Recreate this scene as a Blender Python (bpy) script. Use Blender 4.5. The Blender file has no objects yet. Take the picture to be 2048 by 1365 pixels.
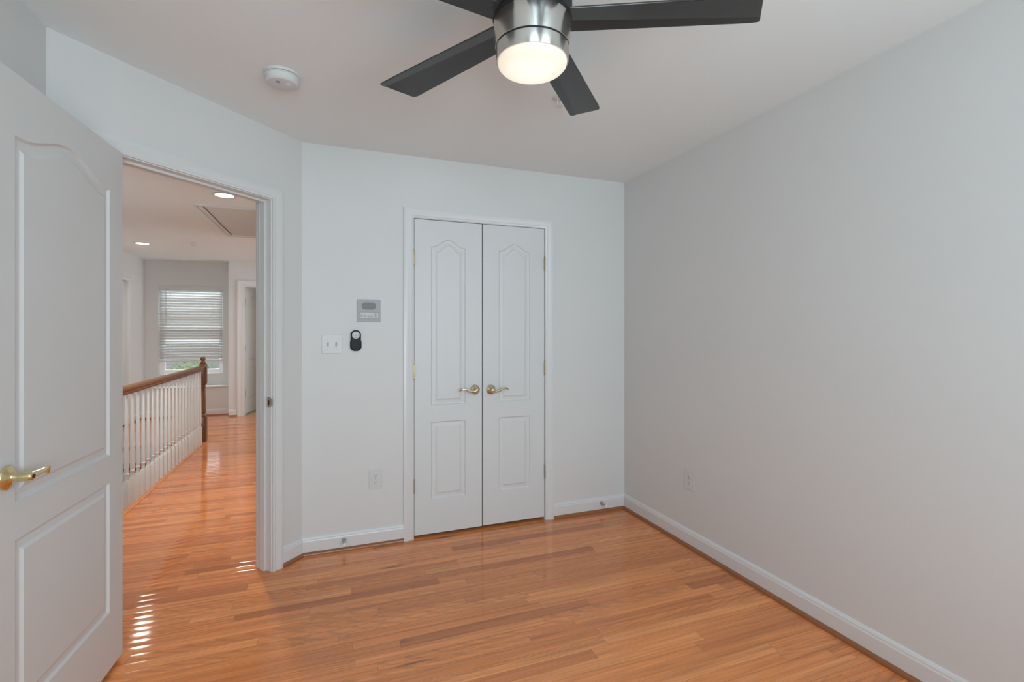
import bpy, bmesh, math, random
from mathutils import Vector, Matrix
from mathutils.geometry import tessellate_polygon

scene = bpy.context.scene
COL = scene.collection
PI = math.pi
random.seed(4)

# ------------------------------------------------------------------ camera
CAM_H = 1.32
YAW = math.atan(366 / 971)
cam_data = bpy.data.cameras.new('camera')
cam = bpy.data.objects.new('camera', cam_data)
COL.objects.link(cam)
cam.location = (0, 0, CAM_H)
cam.rotation_euler = (PI / 2, 0, -YAW)
cam_data.sensor_width = 36
cam_data.lens = 971 / 2048 * 36
cam_data.shift_y = -(682.5 - 664.5) / 2048
cam_data.clip_start = 0.02
cam_data.clip_end = 200
scene.camera = cam

# ------------------------------------------------------------------ world, exposure, big lights
world = bpy.data.worlds.new('world')
scene.world = world
world.use_nodes = True
bg = world.node_tree.nodes['Background']
bg.inputs[0].default_value = (0.86, 0.93, 1.0, 1)
bg.inputs[1].default_value = 2.0

scene.view_settings.view_transform = 'Standard'
scene.view_settings.look = 'None'
scene.view_settings.gamma = 1
scene.view_settings.use_curve_mapping = False
scene.view_settings.exposure = 0.0
scene.cycles.max_bounces = 12
scene.cycles.diffuse_bounces = 8
scene.cycles.glossy_bounces = 5
scene.cycles.transparent_max_bounces = 12
scene.cycles.sample_clamp_indirect = 6
scene.cycles.caustics_reflective = False
scene.cycles.caustics_refractive = False


def area_light(name, loc, target, sx, sy, power, color, spread=PI):
    l = bpy.data.lights.new(name, 'AREA')
    l.shape = 'RECTANGLE'
    l.size, l.size_y = sx, sy
    l.energy = power
    l.color = color
    l.spread = spread
    o = bpy.data.objects.new(name, l)
    COL.objects.link(o)
    o.location = loc
    d = Vector(target) - Vector(loc)
    o.rotation_euler = d.to_track_quat('-Z', 'Y').to_euler()
    return o


# daylight entering through the two bedroom windows behind the camera and the hall window; added fill lamps for ceiling and hall
SKYL = (0.74, 0.90, 1.06)        # light from the sky, falling in
CEIL_FILL = (0.73, 0.97, 1.04)      # upward fill added at the bedroom windows to brighten the ceiling
DAY_HALL = (0.86, 0.98, 1.03)
for nm_, x_ in (('a', -0.15), ('b', 1.20)):
    area_light('daylight_sky_' + nm_, (x_, -1.22, 1.47), (x_, 0.5, 0.63), 0.86, 1.36, 27, SKYL)
    area_light('ceiling_fill_' + nm_, (x_, -1.22, 1.43), (x_, 0.5, 2.27), 0.86, 1.36, 31, CEIL_FILL)
area_light('daylight_hall', (-2.06, 10.5, 3.1), (-2.06, 9.1, 1.5), 1.6, 1.6, 260, DAY_HALL)
area_light('fill_side_room', (1.72, 7.55, 1.5), (0.0, 7.5, 1.35), 1.1, 1.3, 46, (0.86, 0.95, 1.0))  # unseen side-room window light, added to brighten the hall
area_light('fill_stairs', (-2.05, 3.08, 1.5), (-2.05, 8.8, 1.1), 0.9, 1.2, 8, (0.88, 0.96, 1.0), math.radians(110))  # unseen window light added above the stairs to brighten the window wall
area_light('far_room_light', (0.3, 10.6, 1.6), (-0.9, 9.4, 1.0), 1.0, 1.2, 2.5, (1.0, 0.92, 0.8))  # area light inside the room, which has no window


# ------------------------------------------------------------------ helpers
def tag(o, label=None, cat=None, group=None, kind=None):
    if label:
        o['label'] = label
    if cat:
        o['category'] = cat
    if group:
        o['group'] = group
    if kind:
        o['kind'] = kind
    return o


def empty(name, loc, rz=0.0, label=None, cat=None, group=None, kind=None):
    o = bpy.data.objects.new(name, None)
    COL.objects.link(o)
    o.location = loc
    o.rotation_euler = (0, 0, rz)
    o.empty_display_size = 0.05
    return tag(o, label, cat, group, kind)


def obj(name, bm, mat, parent=None, smooth=None, bevel=0.0, label=None, seg=2):
    bmesh.ops.remove_doubles(bm, verts=bm.verts, dist=1e-6)
    bmesh.ops.recalc_face_normals(bm, faces=bm.faces)
    me = bpy.data.meshes.new(name)
    bm.to_mesh(me)
    bm.free()
    mats = mat if isinstance(mat, (list, tuple)) else [mat]
    for m in mats:
        me.materials.append(m)
    o = bpy.data.objects.new(name, me)
    COL.objects.link(o)
    if parent:
        o.parent = parent
    if bevel:
        b = o.modifiers.new('bevel', 'BEVEL')
        b.width = bevel
        b.segments = seg
        b.limit_method = 'ANGLE'
        b.angle_limit = math.radians(40)
        b.harden_normals = False
    if smooth is not None:
        for p in me.polygons:
            p.use_smooth = True
        try:
            me.set_sharp_from_angle(angle=math.radians(smooth))
        except Exception:
            pass
    if label:
        o['label'] = label
    return o


def box(bm, x0, x1, y0, y1, z0, z1, M=None, mi=0):
    vs = [bm.verts.new((x, y, z)) for x in (x0, x1) for y in (y0, y1) for z in (z0, z1)]
    if M is not None:
        for v in vs:
            v.co = M @ v.co
    for f in ((0, 1, 3, 2), (4, 6, 7, 5), (0, 4, 5, 1), (2, 3, 7, 6), (0, 2, 6, 4), (1, 5, 7, 3)):
        bm.faces.new([vs[i] for i in f]).material_index = mi
    return bm


def B(*a, M=None):
    return box(bmesh.new(), *a, M=M)


def prism(bm, poly, z0, z1, M=None, mi=0):
    lo = [bm.verts.new((p[0], p[1], z0)) for p in poly]
    hi = [bm.verts.new((p[0], p[1], z1)) for p in poly]
    if M is not None:
        for v in lo + hi:
            v.co = M @ v.co
    n = len(poly)
    fs = [bm.faces.new(lo[::-1]), bm.faces.new(hi)]
    for i in range(n):
        fs.append(bm.faces.new((lo[i], lo[(i + 1) % n], hi[(i + 1) % n], hi[i])))
    for f in fs:
        f.material_index = mi
    return bm


def lathe(bm, prof, n=32, M=None, mi=0, cap=True):
    """prof: list of (r, z) along the local Z axis."""
    rings = []
    for r, z in prof:
        if r < 1e-6:
            rings.append([bm.verts.new((0, 0, z))])
        else:
            rings.append([bm.verts.new((r * math.cos(2 * PI * i / n), r * math.sin(2 * PI * i / n), z)) for i in range(n)])
    if M is not None:
        for R in rings:
            for v in R:
                v.co = M @ v.co
    fs = []
    for a, b in zip(rings[:-1], rings[1:]):
        for i in range(n):
            j = (i + 1) % n
            if len(a) == 1 and len(b) == 1:
                continue
            if len(a) == 1:
                fs.append(bm.faces.new((a[0], b[i], b[j])))
            elif len(b) == 1:
                fs.append(bm.faces.new((a[i], b[0], a[j])))
            else:
                fs.append(bm.faces.new((a[i], b[i], b[j], a[j])))
    if cap:
        if len(rings[0]) > 1:
            fs.append(bm.faces.new(rings[0][::-1]))
        if len(rings[-1]) > 1:
            fs.append(bm.faces.new(rings[-1]))
    for f in fs:
        f.material_index = mi
    return bm


def tube(bm, pts, rad, n=12, flat=(1.0, 1.0), up=(0, 0, 1)):
    """round (or oval) bar through pts; rad is one number or one per point."""
    pts = [Vector(p) for p in pts]
    if not isinstance(rad, (list, tuple)):
        rad = [rad] * len(pts)
    rings = []
    for k, p in enumerate(pts):
        d = (pts[min(k + 1, len(pts) - 1)] - pts[max(k - 1, 0)]).normalized()
        u = Vector(up)
        if abs(d.dot(u)) > 0.95:
            u = Vector((1, 0, 0))
        s = d.cross(u).normalized()
        u = s.cross(d).normalized()
        rings.append([bm.verts.new(p + s * (rad[k] * flat[0] * math.cos(2 * PI * i / n)) + u * (rad[k] * flat[1] * math.sin(2 * PI * i / n))) for i in range(n)])
    for a, b in zip(rings[:-1], rings[1:]):
        for i in range(n):
            j = (i + 1) % n
            bm.faces.new((a[i], b[i], b[j], a[j]))
    bm.faces.new(rings[0][::-1])
    bm.faces.new(rings[-1])
    return bm


def spline(pts, n=8):
    """Catmull-Rom through pts."""
    P = [Vector(p) for p in pts]
    P = [P[0] * 2 - P[1]] + P + [P[-1] * 2 - P[-2]]
    out = []
    for i in range(1, len(P) - 2):
        for k in range(n):
            t = k / n
            a, b, c, d = P[i - 1:i + 3]
            out.append(0.5 * ((2 * b) + (c - a) * t + (2 * a - 5 * b + 4 * c - d) * t * t + (3 * b - a - 3 * c + d) * t ** 3))
    out.append(P[-2])
    return out


def sweep(bm, path, prof, fn=None):
    """mitred sweep: path = 2D points, prof = closed polygon of (offset to the left of the path, height);
    fn maps (a, b, h) to 3D."""
    P = [Vector(p) for p in path]
    n = len(P)
    secs = []
    for i in range(n):
        if i == 0:
            d = (P[1] - P[0]).normalized()
            m = Vector((-d.y, d.x))
        elif i == n - 1:
            d = (P[-1] - P[-2]).normalized()
            m = Vector((-d.y, d.x))
        else:
            d0 = (P[i] - P[i - 1]).normalized()
            d1 = (P[i + 1] - P[i]).normalized()
            n0 = Vector((-d0.y, d0.x))
            n1 = Vector((-d1.y, d1.x))
            m = (n0 + n1).normalized()
            m = m / max(0.2, m.dot(n0))
        sec = []
        for off, h in prof:
            q = P[i] + m * off
            sec.append(bm.verts.new(fn(q.x, q.y, h) if fn else (q.x, q.y, h)))
        secs.append(sec)
    k = len(prof)
    for a, b in zip(secs[:-1], secs[1:]):
        for i in range(k):
            j = (i + 1) % k
            bm.faces.new((a[i], b[i], b[j], a[j]))
    bm.faces.new(secs[0][::-1])
    bm.faces.new(secs[-1])
    return bm


def torus_arc(bm, R, r, M, n=20, m=6):
    rings = []
    for i in range(n):
        a = 2 * PI * i / n
        rings.append([bm.verts.new(M @ Vector(((R + r * math.cos(2 * PI * k / m)) * math.cos(a), (R + r * math.cos(2 * PI * k / m)) * math.sin(a), r * math.sin(2 * PI * k / m)))) for k in range(m)])
    for i in range(n):
        a, b = rings[i], rings[(i + 1) % n]
        for k in range(m):
            j = (k + 1) % m
            bm.faces.new((a[k], b[k], b[j], a[j]))
    return bm


def rrect(w, h, r, n=6):
    """rounded rectangle polygon, centred."""
    out = []
    for cx, cy, a0 in ((w / 2 - r, h / 2 - r, 0), (-w / 2 + r, h / 2 - r, PI / 2), (-w / 2 + r, -h / 2 + r, PI), (w / 2 - r, -h / 2 + r, 1.5 * PI)):
        for k in range(n + 1):
            a = a0 + PI / 2 * k / n
            out.append((cx + r * math.cos(a), cy + r * math.sin(a)))
    return out


# maps a polygon drawn in (x, z) with depth towards -Y (out of a wall facing -Y)
FACE = Matrix(((1, 0, 0, 0), (0, 0, -1, 0), (0, 1, 0, 0), (0, 0, 0, 1)))


# ------------------------------------------------------------------ materials
def mat(name, color, rough=0.5, metal=0.0, spec=0.5, emit=None, strength=0.0, coat=0.0):
    m = bpy.data.materials.new(name)
    m.use_nodes = True
    p = m.node_tree.nodes['Principled BSDF']
    p.inputs['Base Color'].default_value = (*color, 1)
    p.inputs['Roughness'].default_value = rough
    p.inputs['Metallic'].default_value = metal
    p.inputs['Specular IOR Level'].default_value = spec
    p.inputs['Coat Weight'].default_value = coat
    if emit:
        p.inputs['Emission Color'].default_value = (*emit, 1)
        p.inputs['Emission Strength'].default_value = strength
    return m


class G:
    """tiny node-graph helper."""
    def __init__(self, m):
        self.nt = m.node_tree
        self.p = self.nt.nodes['Principled BSDF']

    def n(self, t, **kw):
        x = self.nt.nodes.new(t)
        for k, v in kw.items():
            setattr(x, k, v)
        return x

    def l(self, a, b):
        self.nt.links.new(a, b)

    def put(self, sock, v):
        if hasattr(v, 'is_linked'):
            self.l(v, sock)
        else:
            sock.default_value = v

    def math(self, op, a, b=None, c=None):
        x = self.n('ShaderNodeMath', operation=op)
        self.put(x.inputs[0], a)
        if b is not None:
            self.put(x.inputs[1], b)
        if c is not None:
            self.put(x.inputs[2], c)
        return x.outputs[0]

    def comb(self, x, y, z):
        c = self.n('ShaderNodeCombineXYZ')
        for s, v in zip(c.inputs, (x, y, z)):
            self.put(s, v)
        return c.outputs[0]

    def ramp(self, fac, stops):
        r = self.n('ShaderNodeValToRGB')
        e = r.color_ramp.elements
        while len(e) < len(stops):
            e.new(0.5)
        for el, (pos, c) in zip(e, stops):
            el.position = pos
            el.color = (*c, 1)
        self.l(fac, r.inputs[0])
        return r.outputs[0]

    def mix(self, fac, a, b, mode='MIX'):
        x = self.n('ShaderNodeMix', data_type='RGBA', blend_type=mode)
        self.put(x.inputs[0], fac)
        for s, v in ((x.inputs[6], a), (x.inputs[7], b)):
            if hasattr(v, 'is_linked'):
                self.l(v, s)
            else:
                s.default_value = (*v, 1)
        return x.outputs[2]

    def noise(self, vec, scale, detail=3, rough=0.5, dist=0.0):
        x = self.n('ShaderNodeTexNoise')
        if vec is not None:
            self.l(vec, x.inputs['Vector'])
        x.inputs['Scale'].default_value = scale
        x.inputs['Detail'].default_value = detail
        x.inputs['Roughness'].default_value = rough
        x.inputs['Distortion'].default_value = dist
        return x.outputs[0]

    def bump(self, h, strength=0.2, dist=0.01):
        b = self.n('ShaderNodeBump')
        b.inputs['Strength'].default_value = strength
        b.inputs['Distance'].default_value = dist
        self.l(h, b.inputs['Height'])
        self.l(b.outputs[0], self.p.inputs['Normal'])
        return b


def paint(name, color, rough, orange=0.03, var=0.015):
    m = mat(name, color, rough)
    g = G(m)
    tc = g.n('ShaderNodeTexCoord')
    big = g.noise(tc.outputs['Object'], 1.7, 2)
    c = g.mix(g.math('MULTIPLY', big, 1.0), tuple(v * (1 - var) for v in color), tuple(min(1, v * (1 + var)) for v in color))
    g.l(c, g.p.inputs['Base Color'])
    g.bump(g.noise(tc.outputs['Object'], 260, 2), orange, 0.002)
    return m


def plank_floor(name, base_stops, plank_w=0.0572, plank_l=0.80, rough=0.075):
    m = mat(name, (0.4, 0.2, 0.1), rough)
    g = G(m)
    tc = g.n('ShaderNodeTexCoord')
    sep = g.n('ShaderNodeSeparateXYZ')
    g.l(tc.outputs['Object'], sep.inputs[0])
    X, Y = sep.outputs[0], sep.outputs[1]
    v = g.math('DIVIDE', Y, plank_w)
    row = g.math('FLOOR', v)
    fv = g.math('SUBTRACT', v, row)
    wn1 = g.n('ShaderNodeTexWhiteNoise', noise_dimensions='1D')
    g.l(row, wn1.inputs['W'])
    sep_r = g.n('ShaderNodeSeparateColor')
    g.l(wn1.outputs['Color'], sep_r.inputs[0])
    ln = g.math('MULTIPLY_ADD', sep_r.outputs[1], 0.5, plank_l - 0.1)
    u = g.math('ADD', g.math('DIVIDE', X, ln), g.math('MULTIPLY', sep_r.outputs[0], 9.0))
    col = g.math('FLOOR', u)
    fu = g.math('SUBTRACT', u, col)
    wn = g.n('ShaderNodeTexWhiteNoise', noise_dimensions='2D')
    g.l(g.comb(row, col, 0), wn.inputs['Vector'])
    sc = g.n('ShaderNodeSeparateColor')
    g.l(wn.outputs['Color'], sc.inputs[0])
    r1, r2, r3 = sc.outputs[0], sc.outputs[1], sc.outputs[2]
    tone = g.ramp(r1, base_stops)
    # grain, different for each board
    ox = g.math('MULTIPLY', r2, 37.0)
    oy = g.math('MULTIPLY', r3, 53.0)
    gv = g.comb(g.math('MULTIPLY_ADD', X, 1.3, ox), g.math('MULTIPLY_ADD', Y, 46.0, oy), r1)
    grain = g.noise(gv, 1.0, 5, 0.6, 0.4)
    gv2 = g.comb(g.math('MULTIPLY_ADD', X, 4.0, ox), g.math('MULTIPLY_ADD', Y, 190.0, oy), r2)
    pores = g.noise(gv2, 1.0, 3, 0.6)
    # cathedral figure
    wv = g.n('ShaderNodeTexWave', wave_type='RINGS', rings_direction='Z')
    g.l(g.comb(g.math('MULTIPLY', g.math('SUBTRACT', X, g.math('MULTIPLY', r2, 3.0)), 1.3), g.math('MULTIPLY', g.math('SUBTRACT', fv, g.math('MULTIPLY_ADD', r3, 2.0, -0.5)), 0.85), r1), wv.inputs['Vector'])
    wv.inputs['Scale'].default_value = 2.2
    wv.inputs['Distortion'].default_value = 2.2
    wv.inputs['Detail'].default_value = 2
    wv.inputs['Detail Scale'].default_value = 1.4
    c = g.mix(g.ramp(grain, [(0.28, (0.62,) * 3), (0.62, (0.0,) * 3)]), tone, tuple(x * 0.60 for x in base_stops[0][1]))
    c = g.mix(g.ramp(pores, [(0.34, (0.26,) * 3), (0.5, (0.0,) * 3)]), c, (0.15, 0.06, 0.025))
    c = g.mix(g.math('MULTIPLY', g.ramp(wv.outputs['Fac'], [(0.0, (0.24,) * 3), (0.45, (0.0,) * 3)]), g.math('GREATER_THAN', r3, 0.62)), c, (0.20, 0.08, 0.03))
    # knots and mineral streaks
    vo = g.n('ShaderNodeTexVoronoi')
    vo.inputs['Scale'].default_value = 1.0
    g.l(g.comb(g.math('MULTIPLY_ADD', X, 1.3, ox), g.math('MULTIPLY_ADD', Y, 9.0, oy), 0), vo.inputs['Vector'])
    kn = g.ramp(g.math('ADD', vo.outputs['Distance'], g.math('MULTIPLY', g.noise(gv, 3.0, 2), 0.12)), [(0.085, (0.85,) * 3), (0.20, (0.0,) * 3)])
    c = g.mix(g.math('MULTIPLY', kn, g.math('GREATER_THAN', r2, 0.25)), c, (0.10, 0.045, 0.03))
    # seams
    ev = g.math('MULTIPLY', g.math('MINIMUM', fv, g.math('SUBTRACT', 1.0, fv)), plank_w)
    eu = g.math('MULTIPLY', g.math('MINIMUM', fu, g.math('SUBTRACT', 1.0, fu)), plank_l)
    e = g.math('MINIMUM', ev, eu)
    seam = g.math('SUBTRACT', 1.0, g.math('SMOOTH_MIN', 1.0, g.math('DIVIDE', e, 0.0012), 0.1))
    c = g.mix(g.math('MULTIPLY', g.math('MAXIMUM', seam, 0.0), 0.55), c, (0.10, 0.040, 0.015))
    g.l(c, g.p.inputs['Base Color'])
    # slight crowning of each board and eased edges
    cc = g.math('SUBTRACT', fv, 0.5)
    crown = g.math('MULTIPLY', g.math('MULTIPLY', cc, cc), g.math('MULTIPLY_ADD', r2, -0.0016, -0.0007))
    edge = g.math('MULTIPLY', g.math('MINIMUM', e, 0.0012), 0.30)
    hgt = g.math('ADD', g.math('ADD', crown, edge), g.math('MULTIPLY', grain, 0.00010))
    wob = g.noise(g.comb(g.math('MULTIPLY', X, 1.6), g.math('MULTIPLY', Y, 7.0), r1), 1.0, 1)
    hgt = g.math('ADD', hgt, g.math('MULTIPLY', wob, 0.0002))
    b = g.bump(hgt, 1.0, 1.0)
    rr = g.math('MULTIPLY_ADD', pores, 0.06, rough - 0.03)
    g.l(rr, g.p.inputs['Roughness'])
    g.p.inputs['Specular IOR Level'].default_value = 0.60
    return m


def wood(name, c0, c1, rough=0.25, axis='Z'):
    m = mat(name, c0, rough)
    g = G(m)
    tc = g.n('ShaderNodeTexCoord')
    mp = g.n('ShaderNodeMapping')
    s = {'X': (3, 60, 60), 'Y': (60, 3, 60), 'Z': (60, 60, 3)}[axis]
    mp.inputs['Scale'].default_value = s
    g.l(tc.outputs['Object'], mp.inputs[0])
    n = g.noise(mp.outputs[0], 1.0, 4, 0.6, 0.5)
    g.l(g.mix(n, c0, c1), g.p.inputs['Base Color'])
    return m


WALL = paint('wall_paint_white', (0.635, 0.635, 0.625), 0.55)
CEIL = paint('ceiling_paint_white', (0.765, 0.80, 0.80), 0.8)
TRIM = paint('trim_semigloss_white', (0.655, 0.66, 0.655), 0.32, 0.004, 0.004)
DOOR = paint('door_paint_white', (0.63, 0.64, 0.635), 0.46, 0.004, 0.004)
# faint embossed wood grain of the moulded doors
_g = G(DOOR)
_tc = _g.n('ShaderNodeTexCoord')
_mp = _g.n('ShaderNodeMapping')
_mp.inputs['Scale'].default_value = (90, 90, 4)
_g.l(_tc.outputs['Object'], _mp.inputs[0])
_g.bump(_g.noise(_mp.outputs[0], 1.0, 3, 0.6, 1.0), 0.06, 0.002)

FLOOR = plank_floor('oak_strip_floor', [(0.0, (0.52, 0.168, 0.059)), (0.10, (0.66, 0.222, 0.074)), (0.30, (0.79, 0.275, 0.088)), (0.75, (0.86, 0.310, 0.101)), (1.0, (0.91, 0.356, 0.122))])
TAN = plank_floor('tan_floor', [(0.0, (0.50, 0.33, 0.14)), (0.5, (0.58, 0.40, 0.18)), (1.0, (0.64, 0.46, 0.22))], rough=0.3)
SHOE = wood('shoe_moulding_wood', (0.22, 0.082, 0.030), (0.32, 0.125, 0.048), 0.3, 'X')
OAK_X = wood('oak_trim', (0.55, 0.20, 0.070), (0.74, 0.29, 0.105), 0.2, 'Y')
RAIL = wood('stained_oak', (0.14, 0.054, 0.019), (0.23, 0.093, 0.033), 0.25, 'Y')
NEWEL = wood('stained_oak_post', (0.12, 0.046, 0.016), (0.20, 0.080, 0.028), 0.25, 'Z')
BRASS = mat('polished_brass', (0.78, 0.66, 0.36), 0.13, 1.0)
PALEBRASS = mat('lacquered_brass', (0.74, 0.68, 0.48), 0.16, 1.0)
HINGE_BRASS = mat('hinge_brass', (0.50, 0.42, 0.24), 0.3, 1.0)
SATIN = mat('satin_nickel_brass', (0.74, 0.72, 0.66), 0.3, 1.0)
STEEL = mat('grey_steel', (0.42, 0.43, 0.44), 0.35, 1.0)
NICKEL = mat('brushed_nickel', (0.62, 0.60, 0.56), 0.27, 1.0)
_g = G(NICKEL)
_tc = _g.n('ShaderNodeTexCoord')
_mp = _g.n('ShaderNodeMapping')
_mp.inputs['Scale'].default_value = (2, 2, 400)
_g.l(_tc.outputs['Object'], _mp.inputs[0])
_g.bump(_g.noise(_mp.outputs[0], 1.0, 2), 0.05, 0.001)
NICKEL.node_tree.nodes['Principled BSDF'].inputs['Anisotropic'].default_value = 0.75
NICKEL.node_tree.nodes['Principled BSDF'].inputs['Anisotropic Rotation'].default_value = 0.25
BLADE = mat('gloss_black_blade', (0.022, 0.023, 0.024), 0.16, 0.0, 0.6)
BLACK = mat('black_plastic', (0.014, 0.015, 0.017), 0.55, 0.0, 0.25)
DARK = mat('dark_slot', (0.02, 0.02, 0.02), 0.6)
PLASTIC = mat('white_plastic', (0.60, 0.605, 0.595), 0.4)
OFFWHITE = mat('offwhite_plastic', (0.61, 0.615, 0.605), 0.45)
GREY_P = mat('grey_plastic', (0.36, 0.365, 0.38), 0.5)
GREY_D = mat('speaker_grey', (0.22, 0.225, 0.23), 0.7)
BEIGE_P = mat('beige_panel', (0.52, 0.54, 0.47), 0.45)
SILVER_P = mat('silver_plastic', (0.50, 0.51, 0.52), 0.35)
BUTTON_D = mat('button_grey', (0.16, 0.17, 0.15), 0.5)
RUBBER = mat('white_rubber', (0.8, 0.8, 0.79), 0.6)
VINYL = mat('white_vinyl', (0.86, 0.87, 0.88), 0.35)
SLAT = mat('blind_slat', (0.60, 0.60, 0.59), 0.45)
SLAT.node_tree.nodes['Principled BSDF'].inputs['Subsurface Weight'].default_value = 0.0
LENS = mat('can_lens', (0.9, 0.9, 0.9), 0.5, emit=(1.0, 0.96, 0.90), strength=14.0)
GLASS = bpy.data.materials.new('window_glass')
GLASS.use_nodes = True
_nt = GLASS.node_tree
_nt.nodes.clear()
_o = _nt.nodes.new('ShaderNodeOutputMaterial')
_mx = _nt.nodes.new('ShaderNodeMixShader')
_t = _nt.nodes.new('ShaderNodeBsdfTransparent')
_gl = _nt.nodes.new('ShaderNodeBsdfGlossy')
_gl.inputs['Roughness'].default_value = 0.02
_mx.inputs[0].default_value = 0.06
_nt.links.new(_t.outputs[0], _mx.inputs[1])
_nt.links.new(_gl.outputs[0], _mx.inputs[2])
_nt.links.new(_mx.outputs[0], _o.inputs[0])

# frosted lamp glass: brightest where the bulb sits behind the middle
GLOBE = mat('frosted_lamp_glass', (0.4, 0.38, 0.34), 0.35)
_g = G(GLOBE)
_tc = _g.n('ShaderNodeTexCoord')
_ln = _g.n('ShaderNodeVectorMath', operation='LENGTH')
_fl = _g.n('ShaderNodeVectorMath', operation='MULTIPLY')
_fl.inputs[1].default_value = (1, 1, 0)
_g.l(_tc.outputs['Object'], _fl.inputs[0])
_g.l(_fl.outputs[0], _ln.inputs[0])
_em = _g.ramp(_g.math('DIVIDE', _ln.outputs['Value'], 0.105), [(0.0, (0.92, 0.87, 0.79)), (0.65, (0.82, 0.755, 0.65)), (0.93, (0.70, 0.60, 0.47)), (1.0, (0.55, 0.42, 0.27))])
_g.l(_em, _g.p.inputs['Emission Color'])
_g.p.inputs['Emission Strength'].default_value = 1.0

# ------------------------------------------------------------------ setting: dimensions
H = 2.44
XL, XR, YB, YR = -0.971, 2.075, 3.114, -0.78
PA = Vector((-0.971, 2.2696))
PB = Vector((-0.149, 3.114))
WT = 0.115
T = (PB - PA).normalized()
N = Vector((T.y, -T.x))          # towards the bedroom
LEN = (PB - PA).length
S0, S1 = 0.196, 0.966            # entry door opening along the angled wall
HEAD = 2.047                     # underside of door heads


def ang(s, n, z):
    p = PA + T * s + N * n
    return (p.x, p.y, z)


MANG = Matrix(((T.x, N.x, 0, PA.x), (T.y, N.y, 0, PA.y), (0, 0, 1, 0), (0, 0, 0, 1)))


def struct(name, bm, m, label, cat, parent=None, **kw):
    o = obj(name, bm, m, parent, **kw)
    tag(o, label, cat, None, 'structure')
    return o


def wall_boxes(bm, axis, a0, a1, t0, t1, z0, z1, holes=()):
    """straight wall running along axis with rectangular holes (a0, a1, z0, z1)."""
    cuts = sorted(set([a0, a1] + [h[0] for h in holes] + [h[1] for h in holes]))
    for c0, c1 in zip(cuts[:-1], cuts[1:]):
        mid = (c0 + c1) / 2
        zs = [(z0, z1)]
        for h in holes:
            if h[0] < mid < h[1]:
                new = []
                for q0, q1 in zs:
                    if h[2] > q0:
                        new.append((q0, min(q1, h[2])))
                    if h[3] < q1:
                        new.append((max(q0, h[3]), q1))
                zs = new
        for q0, q1 in zs:
            if axis == 'x':
                box(bm, c0, c1, t0, t1, q0, q1)
            elif axis == 'y':
                box(bm, t0, t1, c0, c1, q0, q1)
            else:
                box(bm, c0, c1, t0, t1, q0, q1, MANG)
    return bm


# hall dimensions
HX0, HX1 = -2.678, -0.10         # hall left wall face, hall right wall face
HYN, HYF = 3.30, 8.65            # near wall, far wall with the doorway
WY = 9.07                        # window wall face
AX = -1.467                      # where the alcove ends
RAILX = -1.415
WELL_Y1 = 6.83
WELL_X1 = -1.462

# ---- floor (one continuous oak floor; the stair well is left open)
bm = bmesh.new()
box(bm, -1.372, 2.2, -0.9, HYF, -0.03, 0.0)
box(bm, HX0 - 0.1, -1.372, 6.92, WY + 0.1, -0.03, 0.0)
box(bm, -1.372, -1.28, HYF, WY + 0.1, -0.03, 0.0)
struct('floor', bm, FLOOR, 'glossy reddish oak strip floor running from the bedroom into the hall', 'floor')
bm = B(-1.28, 1.6, HYF, 11.2, -0.035, -0.001)
struct('floor_far_room', bm, TAN, 'pale tan floor in the room beyond the far hall door', 'floor')
# ---- ceiling
bm = bmesh.new()
box(bm, HX0 - 0.2, 2.3, -1.0, WY + 0.15, H, H + 0.06)
box(bm, -1.5, 1.7, WY + 0.1, 11.3, H, H + 0.06)
struct('ceiling', bm, CEIL, 'flat white ceiling over the bedroom and hall', 'ceiling')

# ---- bedroom walls
struct('wall_right', B(XR, XR + WT, YR - 0.1, YB + 0.95, 0, H), WALL, 'long plain white wall on the right of the bedroom', 'wall')
CX0, CX1 = 0.506, 1.4185         # closet opening
bm = wall_boxes(bmesh.new(), 'x', PB.x, XR, YB, YB + WT, 0, H, [(CX0 - 0.018, CX1 + 0.018, 0, HEAD + 0.018)])
struct('wall_back', bm, WALL, 'white wall that holds the double closet doors', 'wall')
bm = wall_boxes(bmesh.new(), 'a', 0.0, LEN, -WT, 0.0, 0, H, [(S0 - 0.018, S1 + 0.018, 0, HEAD + 0.018)])
prism(bm, [(PB.x, PB.y), (PB.x, PB.y + WT + 0.1), (HX1 + 0.0, PB.y + WT + 0.1), (PB.x - 0.082, PB.y + 0.082)], 0, H)
prism(bm, [(PA.x, PA.y), (PA.x - WT, PA.y), (PA.x - WT, PA.y + 0.05), (PA.x - 0.0823, PA.y + 0.0803)], 0, H)
struct('wall_angled', bm, WALL, 'angled white wall with the open doorway to the hall', 'wall')
struct('wall_left', B(XL - WT, XL, YR - 0.1, PA.y, 0, H), WALL, 'white wall behind the open bedroom door', 'wall')
RW = [(-0.58, 0.28), (0.77, 1.63)]
bm = wall_boxes(bmesh.new(), 'x', XL - 0.1, XR + 0.1, YR - WT, YR, 0, H, [(a, b, 0.77, 2.13) for a, b in RW])
struct('wall_rear', bm, WALL, 'white wall with two windows behind the camera', 'wall')
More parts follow.
